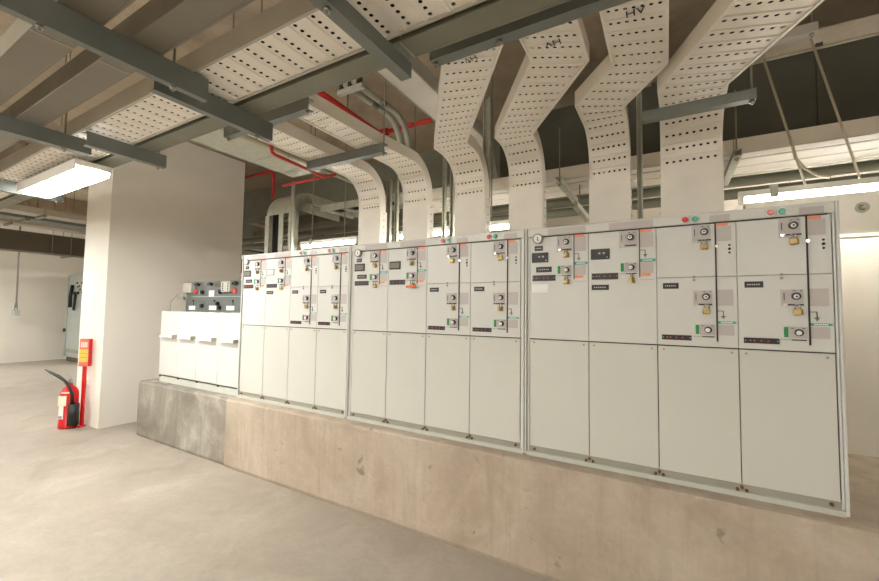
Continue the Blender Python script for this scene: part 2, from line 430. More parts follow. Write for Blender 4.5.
def unit_breaker(root, u, w, faded):
    MB().plate(u+0.001, u+w-0.001, YF, YF+0.02, 1.6935, 1.962, 0.002).build('upper_panel', CAB, root)
    MB().plate(u+0.001, u+w-0.001, YF, YF+0.02, 1.339, 1.6915, 0.002).build('middle_panel', CAB, root)
    patch(root, u+0.238, u+0.323, 1.972, 2.004, d=0.0045)
    for dx, mat, nm in ((0.133, PINK if faded else RED, 'red_lamp'), (0.176, GLENS, 'green_lamp')):
        p = MB().cyl((u+dx, YF-0.001, 1.992), (u+dx, YF-0.010, 1.992), 0.020, 0.018, 18).build(nm, WHITE, root)
        MB().lathe((0, 0, 0), [(0.0155, 0), (0.013, 0.006), (0.006, 0.009)], 16)
        MB().cyl((u+dx, YF-0.010, 1.992), (u+dx, YF-0.019, 1.992), 0.0155, 0.012, 16).build('lamp_lens', mat, p)
    dial_plate(root, u+0.162, u+0.241, 1.868, 1.962, u+0.215, 1.923)
    slot_bar(root, u+0.190, u+0.243, 1.880)
    MB().box(u+0.2585, u+0.2645, YF-0.005, YF, 1.368, 1.963).build('mimic_bar', DARK, root)
    MB().cyl((u+0.264, YF-0.003, 1.846), (u+0.264, YF-0.008, 1.846), 0.007, n=12).build('mimic_dot', CHROME, root)
    patch(root, u+0.265, u+0.327, 1.871, 1.946)
    patch(root, u+0.266, u+0.313, 1.947, 1.962, ORANGE, 'orange_tag')
    MB().cyl((u+0.318, YF, 1.848), (u+0.318, YF-0.004, 1.848), 0.005, n=10).cyl((u+0.318, YF, 1.829), (u+0.318, YF-0.007, 1.829), 0.006, n=10).cyl((u+0.318, YF, 1.810), (u+0.318, YF-0.004, 1.810), 0.005, n=10).build('selector_stud', DARK, root)
    MB().cyl((u+0.168, YF, 1.694), (u+0.168, YF-0.006, 1.694), 0.0065, n=10).cyl((u+0.168, YF, 1.677), (u+0.168, YF-0.006, 1.677), 0.0065, n=10).build('vent_stud', GREYRAIL, root)
    nameplate(root, u+0.028, u+0.100, 1.634, 1.664)
    dial_plate(root, u+0.163, u+0.244, 1.546, 1.623, u+0.218, 1.592)
    slot_bar(root, u+0.190, u+0.243, 1.552)
    patch(root, u+0.266, u+0.330, 1.546, 1.626)
    earth_mark(root, u+0.265, 1.518)
    teal_tag(root, u+0.265, u+0.342, 1.457, 1.469)
    patch(root, u+0.266, u+0.330, 1.399, 1.452)
    small_switch(root, u, 1.398)
    led_strip(root, u+0.020, u+0.153, 1.367, 1.393)

ORD = ('first', 'second', 'third', 'fourth')
def switchgear(x0, x1, u0, w, word, kinds, label):
    root = thing('switchgear_cabinet', label, 'cabinet', ((x0+x1)/2, YF+0.35, 0.633), 'row of three tall switchgear cabinets')
    xa = u0; xb = u0+4*w
    # carcass
    MB().box(x0+0.012, x1-0.012, YF+0.02, YF+0.66, 0.70, 2.015).build('carcass', CAB, root)
    MB().plate(x0+0.010, x1-0.010, YF-0.002, YF+0.02, 1.9685, 2.021, 0.003).build('header_panel', CAB, root)
    MB().box(xa+0.06 if kinds[0][0] == 'gauge' else xa, xb-0.012, YF-0.004, YF+0.01, 1.963, 1.9672).build('mimic_busbar', DARK, root)
    for sx in (x0, x1-0.011):
        MB().plate(sx, sx+0.011, YF-0.012, YF+0.66, 0.640, 2.021, 0.002).build('side_trim', CAB, root)
    MB().box(x0+0.013, xa-0.0015, YF+0.002, YF+0.02, 0.66, 1.967).build('corner_post', CAB, root)
    MB().box(xb+0.003, x1-0.013, YF+0.002, YF+0.02, 0.66, 1.967).build('corner_post', CAB, root)
    MB().box(x0+0.011, x1-0.011, YF+0.012, YF+0.02, 0.69, 1.339).build('door_recess', DARK, root)
    MB().box(x0+0.011, x1-0.011, YF+0.010, YF+0.03, 0.655, 0.70).build('kick_rail', GREYRAIL, root)
    MB().box(x0+0.011, x1-0.011, YF-0.008, YF+0.03, 0.633, 0.657).build('base_angle', BASER, root)
    for k in range(4):
        u = u0+k*w
        d = MB().plate(u+0.002, u+w-0.002, YF, YF+0.018, 0.692, 1.333, 0.002).build('lower_door', CAB_D, root)
        for dx in (0.028, w-0.028):
            MB().cyl((u+dx, YF+0.001, 1.316), (u+dx, YF-0.004, 1.316), 0.006, n=10).build('screw', GREYRAIL, d)
        if kinds[k][0] == 'breaker': unit_breaker(root, u, w, kinds[k][1])
        else: unit_fuse(root, u, kinds[k], w)
        bolts = [(u-0.018, 0.664), (u, 0.676), (u+0.018, 0.664)] if k else [(u+0.03, 0.672)]
        if k == 3: bolts.append((u+w-0.03, 0.674))
        for bx, bz in bolts:
            MB().cyl((bx, YF+0.012, bz), (bx, YF-0.001, bz), 0.0078, n=6).build('anchor_bolt', RUST, root)
        spots = [(0.222, 1.877, 'upper dial'), (0.225, 1.718, 'green-flagged switch')] if kinds[k][0] != 'breaker' else [(0.212, 1.880, 'upper dial'), (0.220, 1.552, 'lower dial')]
        for dx, z, sp in spots: PAD.append((u+dx, z, word, ORD[k], sp))
    return root
B_ = ('breaker', False)
switchgear(-3.640, -2.233, -3.625, 0.344, 'left', [('gauge', 'grey', True), ('plain', 'pale', True), B_, B_], 'tall light grey switchgear cabinet beside the low white cabinet, leftmost of three')
switchgear(-2.228, -0.775, -2.192, 0.3475, 'middle', [('gauge', 'grey', False), ('plain', 'grey', False), B_, B_], 'tall light grey switchgear cabinet between the two other tall ones')
switchgear(-0.770, 0.668, -0.742, 0.3465, 'right', [('gauge', 'black', True), ('plain', 'black', True), B_, ('breaker', True)], 'tall light grey switchgear cabinet nearest the camera, rightmost of three')

# padlocks hanging on the switchgear
lock0 = thing('padlock', 'x', 'padlock', (0, 0, 0), 'brass padlocks on the switchgear')
MB().plate(-0.015, 0.015, -0.011, 0.007, -0.048, -0.020, 0.003).cyl((0, -0.012, -0.042), (0, -0.0135, -0.042), 0.004, n=8).build('lock_body', BRASS, lock0)
mb = MB(); pts = [(-0.010, -0.002, -0.022), (-0.010, -0.002, -0.008)]
pts += [(0.010*math.cos(t), -0.002, -0.008+0.010*math.sin(t)) for t in (math.pi*0.8, math.pi*0.6, math.pi*0.4, math.pi*0.2)]
pts += [(0.010, -0.002, -0.008), (0.010, -0.002, -0.022)]
mb.tube(pts, 0.0028, 6).build('shackle', CHROME, lock0)
first = True; rnd = random.Random(3)
for x, z, word, o, sp in PAD:
    if word == 'right' and o == 'second' and sp == 'upper dial': continue
    lab = 'brass padlock below the %s in the %s cubicle of the %s tall cabinet' % (sp, o, word)
    if first:
        lk = lock0; lk['label'] = lab; lk.location = (x, YF-0.012, z); first = False
    else: lk = clone(lock0, (x, YF-0.012, z), lab, 'brass padlocks on the switchgear')
    lk.rotation_euler = (0, rnd.uniform(-0.12, 0.12), rnd.choice((0.0, 0.2, 0.9, -0.5, 1.1)))
    if word == 'middle' and o == 'second' and sp != 'upper dial':
        tg = MB().box(-0.04, 0.045, -0.016, -0.0125, -0.052, -0.036).build('hang_tag', ORTAG, None)
        tg.parent = lk; tg['label'] = 'orange tag'

# ------------------------------------------------------------------ low white cabinet with grey instrument panel
YW = 2.43
rm = thing('low_cabinet', 'low white four-door cabinet with a slate grey instrument panel on top', 'cabinet', (-4.42, 2.75, 0.63))
XW = [-5.20, -4.80, -4.425, -4.035, -3.665]
MB().box(-5.19, -3.668, YW+0.02, YW+0.62, 0.705, 1.447).build('carcass', CAB_W, rm)
for k in range(4):
    d = MB().plate(XW[k]+0.003, XW[k+1]-0.003, YW, YW+0.02, 0.712, 1.448, 0.004).build('cabinet_door', CAB_W, rm)
    a, b = XW[k]+0.06, XW[k+1]-0.045
    h = MB()
    n = len(h.v)
    prof = [(0.0, 1.185), (-0.012, 1.182), (-0.045, 1.158), (-0.048, 1.150), (-0.040, 1.150), (-0.008, 1.172), (0.0, 1.170)]
    for x in (a, b): h.v += [(x, YW+y, z) for y, z in prof]
    q = len(prof)
    for i in range(q):
        j = (i+1) % q
        h.f.append((n+i, n+j, n+q+j, n+q+i)); h.sm.append(False)
    h.f.append(tuple(range(n, n+q))); h.sm.append(False); h.f.append(tuple(reversed(range(n+q, n+2*q)))); h.sm.append(False)
    h.build('ledge_handle', CAB_W, d)
    MB().box(b, b+0.012, YW-0.050, YW, 1.150, 1.186).build('handle_end_cap', GREYRAIL, d)
    MB().box(XW[k]+0.03, XW[k]+0.09, YW+0.012, YW+0.06, 1.448, 1.456).build('top_hinge', GREYRAIL, d)
MB().box(-5.19, -3.668, YW+0.03, YW+0.6, 0.628, 0.705).build('skirt', PANELG, rm, 'slate grey skirt')
MB().box(-5.19, -3.668, YW+0.01, YW+0.03, 0.628, 0.690).build('base_angle', BASER, rm)
mb = MB()
for x in XW[1:4]: mb.cyl((x+0.02, YW+0.012, 0.697), (x+0.02, YW-0.002, 0.697), 0.010, n=8)
mb.cyl((-5.17, YW+0.012, 0.697), (-5.17, YW-0.002, 0.697), 0.010, n=8)
mb.build('anchor_bolt', DARK, rm)
YP = 2.75
pan = MB().plate(-5.30, -3.645, YP, YP+0.06, 1.45, 1.817, 0.004).build('instrument_panel', PANELG, rm, 'slate grey panel')
MB().box(-5.17, -3.66, YP-0.003, YP, 1.628, 1.634).build('mimic_line', GREYCAB, pan)
for x, w, glass in ((-5.20, 0.19, PERSPEX), (-4.40, 0.17, PERSPEX)):
    MB().box(x-w/2, x+w/2, YP-0.045, YP, 1.682, 1.800).build('relay_box', glass, pan)
mb = MB()
for i in range(5): mb.box(-4.46, -4.44, YP-0.047, YP-0.045, 1.695+0.02*i, 1.708+0.02*i).box(-4.36, -4.34, YP-0.047, YP-0.045, 1.695+0.02*i, 1.708+0.02*i)
mb.build('relay_terminal', DARK, pan)
for x in (-5.07, -4.275):
    MB().cyl((x, YP, 1.694), (x, YP-0.02, 1.694), 0.030, 0.026, 16).build('red_button', RED, pan)
for x, z in ((-4.925, 1.684), (-4.555, 1.684), (-4.925, 1.520), (-4.60, 1.545), (-4.56, 1.500), (-3.90, 1.684), (-3.70, 1.53)):
    kb = MB().cyl((x, YP, z), (x, YP-0.03, z), 0.026, 0.022, 16).build('selector_knob', BLACK, pan)
    MB().box(x-0.05, x-0.035, YP-0.008, YP, z-0.022, z+0.02).build('status_flag', WHITE, pan)
    MB().box(x-0.006, x+0.006, YP-0.04, YP-0.03, z-0.022, z+0.022).build('knob_grip', CHROME, kb)
for x, z, w, h in ((-4.74, 1.668, 0.105, 0.072), (-5.148, 1.493, 0.14, 0.05), (-4.707, 1.497, 0.14, 0.05), (-4.355, 1.497, 0.15, 0.05), (-3.98, 1.497, 0.14, 0.05)):
    MB().box(x-w/2, x+w/2, YP-0.004, YP, z-h/2, z+h/2).build('white_label', WHITE, pan)
for x in (-5.03, -4.755, -4.26, -3.82):
    MB().box(x-0.05, x+0.035, YP-0.025, YP, 1.765, 1.792).box(x-0.01, x+0.035, YP-0.035, YP-0.02, 1.775, 1.800).build('black_handle', BLACK, pan)
MB().box(-4.67, -4.55, YP-0.006, YP, 1.745, 1.800).build('brown_plate', BROWNDUCT, pan)
mb = MB()
for x in (-5.12, -4.67, -4.31, -3.95):
    mb.cyl((x, YP, 1.58), (x, YP-0.012, 1.58), 0.010, n=10).box(x-0.002, x+0.002, YP-0.004, YP, 1.53, 1.575)
mb.build('key_switch', BLACK, pan)
fl = MB(); fl.face([(-5.30, YP-0.005, 1.70), (-5.38, YP-0.06, 1.67), (-5.33, YP-0.06, 1.60), (-5.25, YP-0.005, 1.60)]); fl.box(-5.385, -5.24, YP-0.064, YP-0.055, 1.605, 1.64)
fl.tube([(-5.30, YP-0.01, 1.70), (-5.40, YP-0.06, 1.655), (-5.27, YP-0.03, 1.60)], 0.014, 6).build('propped_flap', GREYRAIL, rm)
MB().tube([(-5.37, YP-0.06, 1.66), (-5.42, YP-0.12, 1.56), (-5.46, YP-0.1, 1.455)], 0.004, 6).build('flap_stay', GREYRAIL, rm)

# ------------------------------------------------------------------ perforated trays: swept strips with real holes
def frames(L, R):
    out = []
    n = len(L)
    for i in range(n):
        c0 = (L[max(i-1, 0)]+R[max(i-1, 0)])/2; c1 = (L[min(i+1, n-1)]+R[min(i+1, n-1)])/2
        t = (c1-c0).normalized(); w = (R[i]-L[i]).normalized()
        out.append(t.cross(w).normalized())
    return out
def resample(L, R, step):
    """walk the centre line, returning (l, r) pairs every step"""
    C = [(a+b)/2 for a, b in zip(L, R)]
    acc = [0.0]
    for i in range(1, len(C)): acc.append(acc[-1]+(C[i]-C[i-1]).length)
    tot = acc[-1]; n = max(1, int(round(tot/step))); res = []; j = 0
    for k in range(n+1):
        s = tot*k/n
        while j < len(C)-2 and acc[j+1] < s: j += 1
        f = 0 if acc[j+1] == acc[j] else (s-acc[j])/(acc[j+1]-acc[j])
        f = max(0, min(1, f))
        res.append((L[j].lerp(L[j+1], f), R[j].lerp(R[j+1], f)))
    return res
def tray_parts(root, L, R, h=0.09, flip=1, mat=TRAY, holes=True, ncol=7, pitch=0.08, cables=3, side=None):
    """L and R are the tray floor's left and right edges, point by point; walls rise on the side flip*normal"""
    L = [Vector(p) for p in L]; R = [Vector(p) for p in R]
    N = [n*flip for n in frames(L, R)]
    mb = MB()
    if holes:
        for seg in range(len(L)-1) if False else [0]:
            pass
        rows = resample(L, R, pitch)
        cl = [r[0] for r in rows]; cr = [r[1] for r in rows]; nn = [n*flip for n in frames(cl, cr)]
        oct8 = [(-1, -1), (0, -1), (1, -1), (1, 0), (1, 1), (0, 1), (-1, 1), (-1, 0)]
        for i in range(len(rows)-1):
            l0, r0, l1, r1 = cl[i], cr[i], cl[i+1], cr[i+1]
            def P(s, t, lift=0.0):
                a = l0.lerp(l1, s); b = r0.lerp(r1, s)
                return a.lerp(b, t) + nn[i]*lift
            # perforated band 0.30..0.70, pressed ridges either side
            e = 0.045
            for a, b, za, zb in ((0.0, 0.10, 0, 0), (0.10, 0.16, 0, -0.004), (0.16, 0.26, -0.004, -0.004), (0.26, 0.32, -0.004, 0), (0.68, 1.0, 0, 0)):
                mb.face([P(a, 0, za), P(a, 1, za), P(b, 1, zb), P(b, 0, zb)])
            mb.face([P(0.32, 0), P(0.32, e), P(0.68, e), P(0.68, 0)]); mb.face([P(0.32, 1-e), P(0.32, 1), P(0.68, 1), P(0.68, 1-e)])
            for c in range(ncol):
                t0 = e+(1-2*e)*c/ncol; t1 = e+(1-2*e)*(c+1)/ncol
                outer = [P(0.5+0.18*q, (t0+t1)/2+(t1-t0)/2*p) for p, q in oct8]
                inner = []
                for p, q in oct8:
                    k = 0.74 if p and q else 1.0
                    inner.append(P(0.5+0.085*q*k, (t0+t1)/2+(t1-t0)*0.24*p*k))
                for j in range(8):
                    g = (j+1) % 8
                    mb.face([outer[j], outer[g], inner[g], inner[j]])
        mb.build('perforated_sheet', mat, root)
    else:
        for i in range(len(L)-1): mb.face([L[i], R[i], R[i+1], L[i+1]])
        for i in range(len(L)-1): mb.face([L[i]+N[i]*0.003, L[i+1]+N[i+1]*0.003, R[i+1]+N[i+1]*0.003, R[i]+N[i]*0.003])
        mb.build('tray_sheet', mat, root)
    for E_, F_ in ((L, R), (R, L)):
        mb = MB(); prev = None
        for i in range(len(E_)):
            w = (F_[i]-E_[i]).normalized()
            ring = [E_[i]-w*0.004-N[i]*0.008, E_[i]+w*0.008-N[i]*0.008, E_[i]+w*0.008-N[i]*0.002, E_[i]+w*0.002+N[i]*0.0, E_[i]+w*0.002+N[i]*h, E_[i]-w*0.004+N[i]*h]
            if prev:
                for j in range(6): mb.face([prev[j], ring[j], ring[(j+1) % 6], prev[(j+1) % 6]])
            else: mb.face(list(reversed(ring)))
            prev = ring
        mb.face(prev)
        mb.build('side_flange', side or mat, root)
    if cables:
        for k in range(cables):
            t = (k+0.5)/cables
            mb = MB(); w = (R[0]-L[0]).length
            mb.tube([L[i].lerp(R[i], 0.06+0.88*t)+N[i]*(0.012+0.44*w/cables) for i in range(len(L))], 0.42*w/cables, 10)
            mb.build('power_cable', CABLE, root)

ZT, YR, RB = 2.70, 2.80, 0.22      # tray level, riser plane, bend radius
def riser_tray(name, label, xc, w, plan, ncol=7, zperf=2.40, extra=None):
    """plan: list of (xl, yl, xr, yr) edge points at tray level, from far away to the bend"""
    root = thing(name, label, 'cable tray', (xc, YR+0.05, 2.022), 'white cable trays rising from the switchgear')
    L = []; R = []
    for xl, yl, xr, yr in plan: L.append((xl, yl, ZT)); R.append((xr, yr, ZT))
    for i in range(0, 9):
        t = math.pi/2*i/8
        y = YR-RB+RB*math.sin(t); z = ZT-RB+RB*math.cos(t)
        L.append((xc-w/2, y, z)); R.append((xc+w/2, y, z))
    L.append((xc-w/2, YR, zperf)); R.append((xc+w/2, YR, zperf))
    tray_parts(root, L, R, 0.078, -1, ncol=ncol)
    MB().box(xc-w/2-0.006, xc+w/2+0.006, YR-0.006, YR+0.094, 2.022, zperf).build('riser_cover', TRAY, root)
    mb = MB()
    for sx in (-1, 1):
        for k in range(6):
            z = 2.08+0.06*k
            mb.cyl((xc+sx*(w/2+0.006), YR+0.05, z), (xc+sx*(w/2+0.010), YR+0.05, z), 0.006, n=6)
    mb.build('cover_screw', STEEL, root)
    return root
def mitre(xa, ya, xb, yb, w):
    return
Dt = {}
Dt[1] = riser_tray('cable_tray', 'white perforated cable tray curving down to the left cabinet, leftmost of the risers', -2.37, 0.240, [(-2.49, 1.46, -2.25, 1.46), (-2.49, 2.0, -2.25, 2.0)])
Dt[2] = riser_tray('cable_tray', 'white perforated cable tray curving down to the middle cabinet, second riser from the left', -1.865, 0.240, [(-1.985, 1.46, -1.805, 1.46), (-1.985, 2.2, -1.785, 2.2)])
Dt[3] = riser_tray('cable_tray', 'white perforated cable tray with a long sideways dogleg, third riser from the left', -1.35, 0.255, [(-0.855, 1.0, -0.615, 1.0), (-0.855, 1.50, -0.615, 1.60), (-1.475, 2.45, -1.222, 2.47)])
Dt[4] = riser_tray('cable_tray', 'white perforated cable tray standing behind the joint of the middle and right cabinets', -0.895, 0.242, [(-0.54, 1.0, -0.305, 1.0), (-0.548, 1.79, -0.310, 1.92), (-1.016, 2.50, -0.774, 2.56)])
Dt[5] = riser_tray('cable_tray', 'white perforated cable tray, letters upright, above the left half of the right cabinet', -0.325, 0.242, [(-0.215, 0.9, 0.015, 0.9), (-0.217, 2.03, 0.015, 2.12), (-0.448, 2.32, -0.204, 2.46)])
Dt[6] = riser_tray('cable_tray', 'widest white perforated cable tray, slanting to the right over the right cabinet', 0.132, 0.310, [(0.62, 1.00, 0.93, 1.12), (-0.030, 2.36, 0.285, 2.46)], ncol=8)

# painted letters on three of the trays
def letters(root, x, y, z, size, rot, parent):
    cu = bpy.data.curves.new('tray_letters', 'FONT'); cu.body = 'HV'; cu.size = size; cu.align_x = 'CENTER'; cu.align_y = 'CENTER'; cu.extrude = 0.0004
    o = bpy.data.objects.new('tmp', cu); COL.objects.link(o)
    dg = bpy.context.evaluated_depsgraph_get()
    me = bpy.data.meshes.new_from_object(o.evaluated_get(dg))
    bpy.data.objects.remove(o); me.materials.append(BLACK)
    t = bpy.data.objects.new('tray_letters', me); COL.objects.link(t)
    t.parent = parent
    t.matrix_local = Matrix.Translation(Vector((x, y, z))-ORG[parent.name]) @ Matrix.Rotation(rot, 4, 'Z') @ Matrix.Rotation(math.pi, 4, 'X')
    t['label'] = 'black letters HV'
letters(None, -0.795, 1.64, ZT-0.006, 0.05, math.pi, Dt[3])
letters(None, -0.427, 1.715, ZT-0.006, 0.055, math.pi, Dt[4])
letters(None, -0.097, 1.69, ZT-0.006, 0.055, 0.0, Dt[5])

# long perforated tray over the near aisle, and the plain trunkings beside it
def long_tray(name, label, x0, x1, y0, y1, z, h, holes, mat, cables=3, cat='cable tray', side=None, pitch=0.08):
    root = thing(name, label, cat, ((x0+x1)/2, (y0+y1)/2, z))
    n = 2 if not holes else 2
    L = [(x0+(x1-x0)*i/n, y0, z) for i in range(n+1)]; R = [(x0+(x1-x0)*i/n, y1, z) for i in range(n+1)]
    tray_parts(root, L, R, h, 1, mat, holes, cables=cables, side=side, pitch=pitch)
    return root
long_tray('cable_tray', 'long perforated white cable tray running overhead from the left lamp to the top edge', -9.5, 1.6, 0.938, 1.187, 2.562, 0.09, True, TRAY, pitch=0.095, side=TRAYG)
def trunking(label, x0, x1, y0, y1, z0, z1, mat=TRUNK, group=None, name='cable_trunking', axis='x'):
    root = thing(name, label, 'trunking', ((x0+x1)/2, (y0+y1)/2, z0), group)
    MB().box(x0, x1, y0, y1, z0, z1).build('trunking_body', mat, root)
    mb = MB()
    if axis == 'x':
        mb.box(x0, x1, y1-0.004, y1+0.006, z0-0.0015, z0+0.014).box(x0, x1, y0-0.006, y0+0.004, z0-0.0015, z0+0.014)
    else:
        mb.box(x1-0.004, x1+0.006, y0, y1, z0-0.0015, z0+0.014).box(x0-0.006, x0+0.004, y0, y1, z0-0.0015, z0+0.014)
    mb.build('bottom_lip', mat, root)
    mb = MB()
    if axis == 'x':
        k = x0+0.9
        while k < x1: mb.box(k, k+0.006, y0-0.003, y1+0.003, z0-0.003, z1); k += 1.2
    else:
        k = y0+0.7
        while k < y1: mb.box(x0-0.003, x1+0.003, k, k+0.006, z0-0.003, z1); k += 1.2
    if mb.v: mb.build('joint_strip', TRAYG, root)
    return root
trunking('grey trunking overhead at the extreme upper left, nearest the camera', -9.0, 2.0, 0.480, 0.600, 2.552, 2.66)
trunking('grey trunking overhead second from the camera, between trunking and perforated tray', -9.0, 2.0, 0.695, 0.800, 2.552, 2.66)
trunking('deep grey trunking running just behind the long perforated tray', -9.0, 2.0, 1.222, 1.318, 2.552, 2.66, BEAM)
trunking('broad grey trunking running back along the top of the white wall', -3.20, -2.77, 1.45, 2.62, 2.80, 2.90, GALV, axis='y')
MB_ = MB().tube([(-2.742, 1.45, 2.785), (-2.742, 3.0, 2.785)], 0.020, 10).build('conduit', PALEROD, None); tag(MB_, 'pale round conduit running beside the broad grey trunking', 'conduit')

# tray behind D3/D4 that comes down to the rear tray
rt = thing('cable_tray', 'white solid-bottom cable tray passing high behind the third riser', 'cable tray', (-1.56, 2.6, 3.1))
Lp = [(-1.68, 1.55, 3.1), (-1.68, 3.20, 3.1)]; Rp = [(-1.44, 1.55, 3.1), (-1.44, 3.20, 3.1)]
for i in range(1, 7):
    t = 1.2*i/6; Lp.append((-1.68, 3.20+0.25*math.sin(t), 3.1-0.25*(1-math.cos(t)))); Rp.append((-1.44, 3.20+0.25*math.sin(t), 3.1-0.25*(1-math.cos(t))))
Lp.append((-1.68, 3.53, 2.73)); Rp.append((-1.44, 3.53, 2.73))
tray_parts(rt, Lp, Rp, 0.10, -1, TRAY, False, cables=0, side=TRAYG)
# rear tray along X with slots
rear = thing('cable_tray', 'broad white slotted cable tray running along behind all the risers', 'cable tray', (0, 3.55, 2.6))
for a, b in ((3.30, 3.42), (3.445, 3.60), (3.625, 3.78)):
    MB().box(-2.4, 4.9, a, b, 2.60, 2.606).build('floor_strip', TRAY, rear)
MB().box(-2.4, 4.9, 3.294, 3.30, 2.596, 2.70).box(-2.4, 4.9, 3.294, 3.312, 2.594, 2.600).build('side_flange', TRAY, rear)
MB().box(-2.4, 4.9, 3.78, 3.786, 2.596, 2.70).build('side_flange', TRAY, rear)
mb = MB()
for k in range(13): mb.box(-2.3+0.58*k, -2.26+0.58*k, 3.30, 3.78, 2.607, 2.63)
mb.build('cross_rung', TRAYG, rear)
gus = MB()
gus.face([(0.30, 3.296, 2.598), (0.43, 3.296, 2.598), (0.43, 3.296, 2.70), (0.30, 3.296, 2.70)])
gus.box(0.40, 0.408, 3.288, 3.294, 2.596, 2.70).build('joint_strip', TRAYG, rear)

# ------------------------------------------------------------------ support channels
def channel_y(label, x, y0, y1, zb, w=0.035, h=0.10, rods=(), open_left=True, mat=STRUT, zc=3.9):
    """channel running along Y, web on the +X side at x"""
    root = thing('support_channel', label, 'support channel', (x-w/2, (y0+y1)/2, zb), 'grey support channels under the trays')
    MB().box(x-0.004, x, y0, y1, zb, zb+h).box(x-w, x-0.004, y0, y1, zb, zb+0.004).box(x-w, x-0.004, y0, y1, zb+h-0.004, zb+h).build('channel', mat, root)
    for y in rods:
        MB().cyl((x-w/2, y, zb-0.02), (x-w/2, y, zc), 0.005, n=6).build('hanger_rod', ROD, root)
        MB().cyl((x-w/2, y, zb-0.012), (x-w/2, y, zb), 0.012, n=6).build('nut', STEEL, root)
    return root
def channel_x(label, x0, x1, y, zb, w=0.05, h=0.06, rods=(), mat=STRUT, zc=3.9):
    """channel running along X, web facing the aisle at y"""
    root = thing('support_channel', label, 'support channel', ((x0+x1)/2, y+w/2, zb), 'grey support channels under the trays')
    MB().box(x0, x1, y, y+0.004, zb, zb+h).box(x0, x1, y+0.004, y+w, zb, zb+0.004).box(x0, x1, y+0.004, y+w, zb+h-0.004, zb+h).build('channel', mat, root)
    for x in rods:
        MB().cyl((x, y+w/2, zb-0.02), (x, y+w/2, zc), 0.005, n=6).build('hanger_rod', ROD, root)
        MB().cyl((x, y+w/2, zb-0.012), (x, y+w/2, zb), 0.012, n=6).build('nut', STEEL, root)
    return root
channel_y('long grey support channel crossing the upper left corner under the trunkings', -1.822, -0.3, 1.0, 2.45, rods=(0.44, 0.86))
channel_y('grey support channel continuing the upper left one towards the switchgear', -1.935, 0.83, 1.43, 2.45, 0.04, 0.10, rods=(1.345,))
channel_y('grey support channel at the left edge above the bright lamp', -3.135, 0.0, 1.02, 2.45, 0.065, 0.085, rods=(0.90,))
channel_y('grey support channel ending just in front of the white wall, right of the bright lamp', -2.965, 0.94, 1.37, 2.45, 0.045, 0.085, rods=(1.33,))
channel_y('grey support channel at top centre, its end free below the deep trunking', -0.897, 0.2, 1.30, 2.45, 0.050, 0.06, rods=(0.86,))
channel_y('grey support channel low over the far aisle left of the lamp', -4.86, -0.2, 1.4, 2.46, 0.05, 0.085, rods=(0.86, 1.36))
channel_x('grey channel under the start of the two left risers, tucked behind the deep trunking', -2.53, -1.745, 1.50, 2.625, 0.05, 0.066, rods=(-2.515, -1.765))
channel_x('grey channel under the two left riser trays, nearer the switchgear', -2.52, -1.735, 2.185, 2.625, 0.05, 0.066, rods=(-2.508, -1.755))
channel_x('long grey channel under the three middle trays along the top edge', -0.895, 0.75, 1.435, 2.60, 0.055, 0.062, rods=(-0.88, -0.58))
channel_x('short grey channel across the widest tray above the right cabinet', -0.105, 0.38, 2.335, 2.535, 0.05, 0.05, rods=(0.365,))
channel_x('flat grey bracket high at the top right behind the widest tray', 0.45, 0.70, 2.70, 2.99, 0.05, 0.05, mat=TRAYG, rods=(0.47, 0.68))
for i, x in enumerate((-0.72, 0.43)):
    channel_y('grey bracket below the rear tray ' + ('seen between two white risers' if i == 0 else 'right of the widest riser'), x, 3.15, 3.85, 2.535, 0.045, 0.045, mat=GALV, zc=3.0, rods=(3.2,))
channel_y('lower grey bracket hanging in the gap between two white risers', -0.62, 3.3, 3.9, 2.36, 0.045, 0.045, mat=GALV, zc=2.598, rods=(3.5,))

# uprights, conduits and pipes
def post(x, y, z0, z1, label, w=0.034):
    root = thing('upright_post', label, 'post', (x, y, z0), 'galvanised uprights behind the switchgear')
    MB().box(x-w/2, x-w/2+0.004, y, y+0.03, z0, z1).box(x+w/2-0.004, x+w/2, y, y+0.03, z0, z1).box(x-w/2, x+w/2, y+0.026, y+0.03, z0, z1).box(x-w/2, x-w/2+0.010, y-0.003, y, z0, z1).box(x+w/2-0.010, x+w/2, y-0.003, y, z0, z1).build('channel', GALV, root)
    MB().box(x-0.05, x+0.05, y-0.01, y+0.05, z0, z0+0.008).build('foot_plate', GALV, root)
    return root
post(-0.155, 3.0, 2.0215, 3.5, 'galvanised upright post standing between the two right risers')
post(-1.30, 3.0, 2.0215, 3.3, 'galvanised upright post close beside the third riser', 0.06)
post(-1.62, 3.0, 2.0215, 3.0, 'galvanised upright post left of the third riser', 0.04)
post(-1.70, 3.0, 2.0215, 3.0, 'galvanised upright post immediately right of the second riser', 0.03)
post(-2.31, 3.0, 2.0215, 2.75, 'galvanised upright post right of the first riser', 0.05)
post(-2.22, 3.0, 2.0215, 2.75, 'galvanised upright post left of the second riser', 0.035)
def arc(c, r, a0, a1, n, plane):
    o = []
    for i in range(n+1):
        t = a0+(a1-a0)*i/n
        if plane == 'yz': o.append((c[0], c[1]+r*math.cos(t), c[2]+r*math.sin(t)))
        else: o.append((c[0]+r*math.cos(t), c[1], c[2]+r*math.sin(t)))
    return o
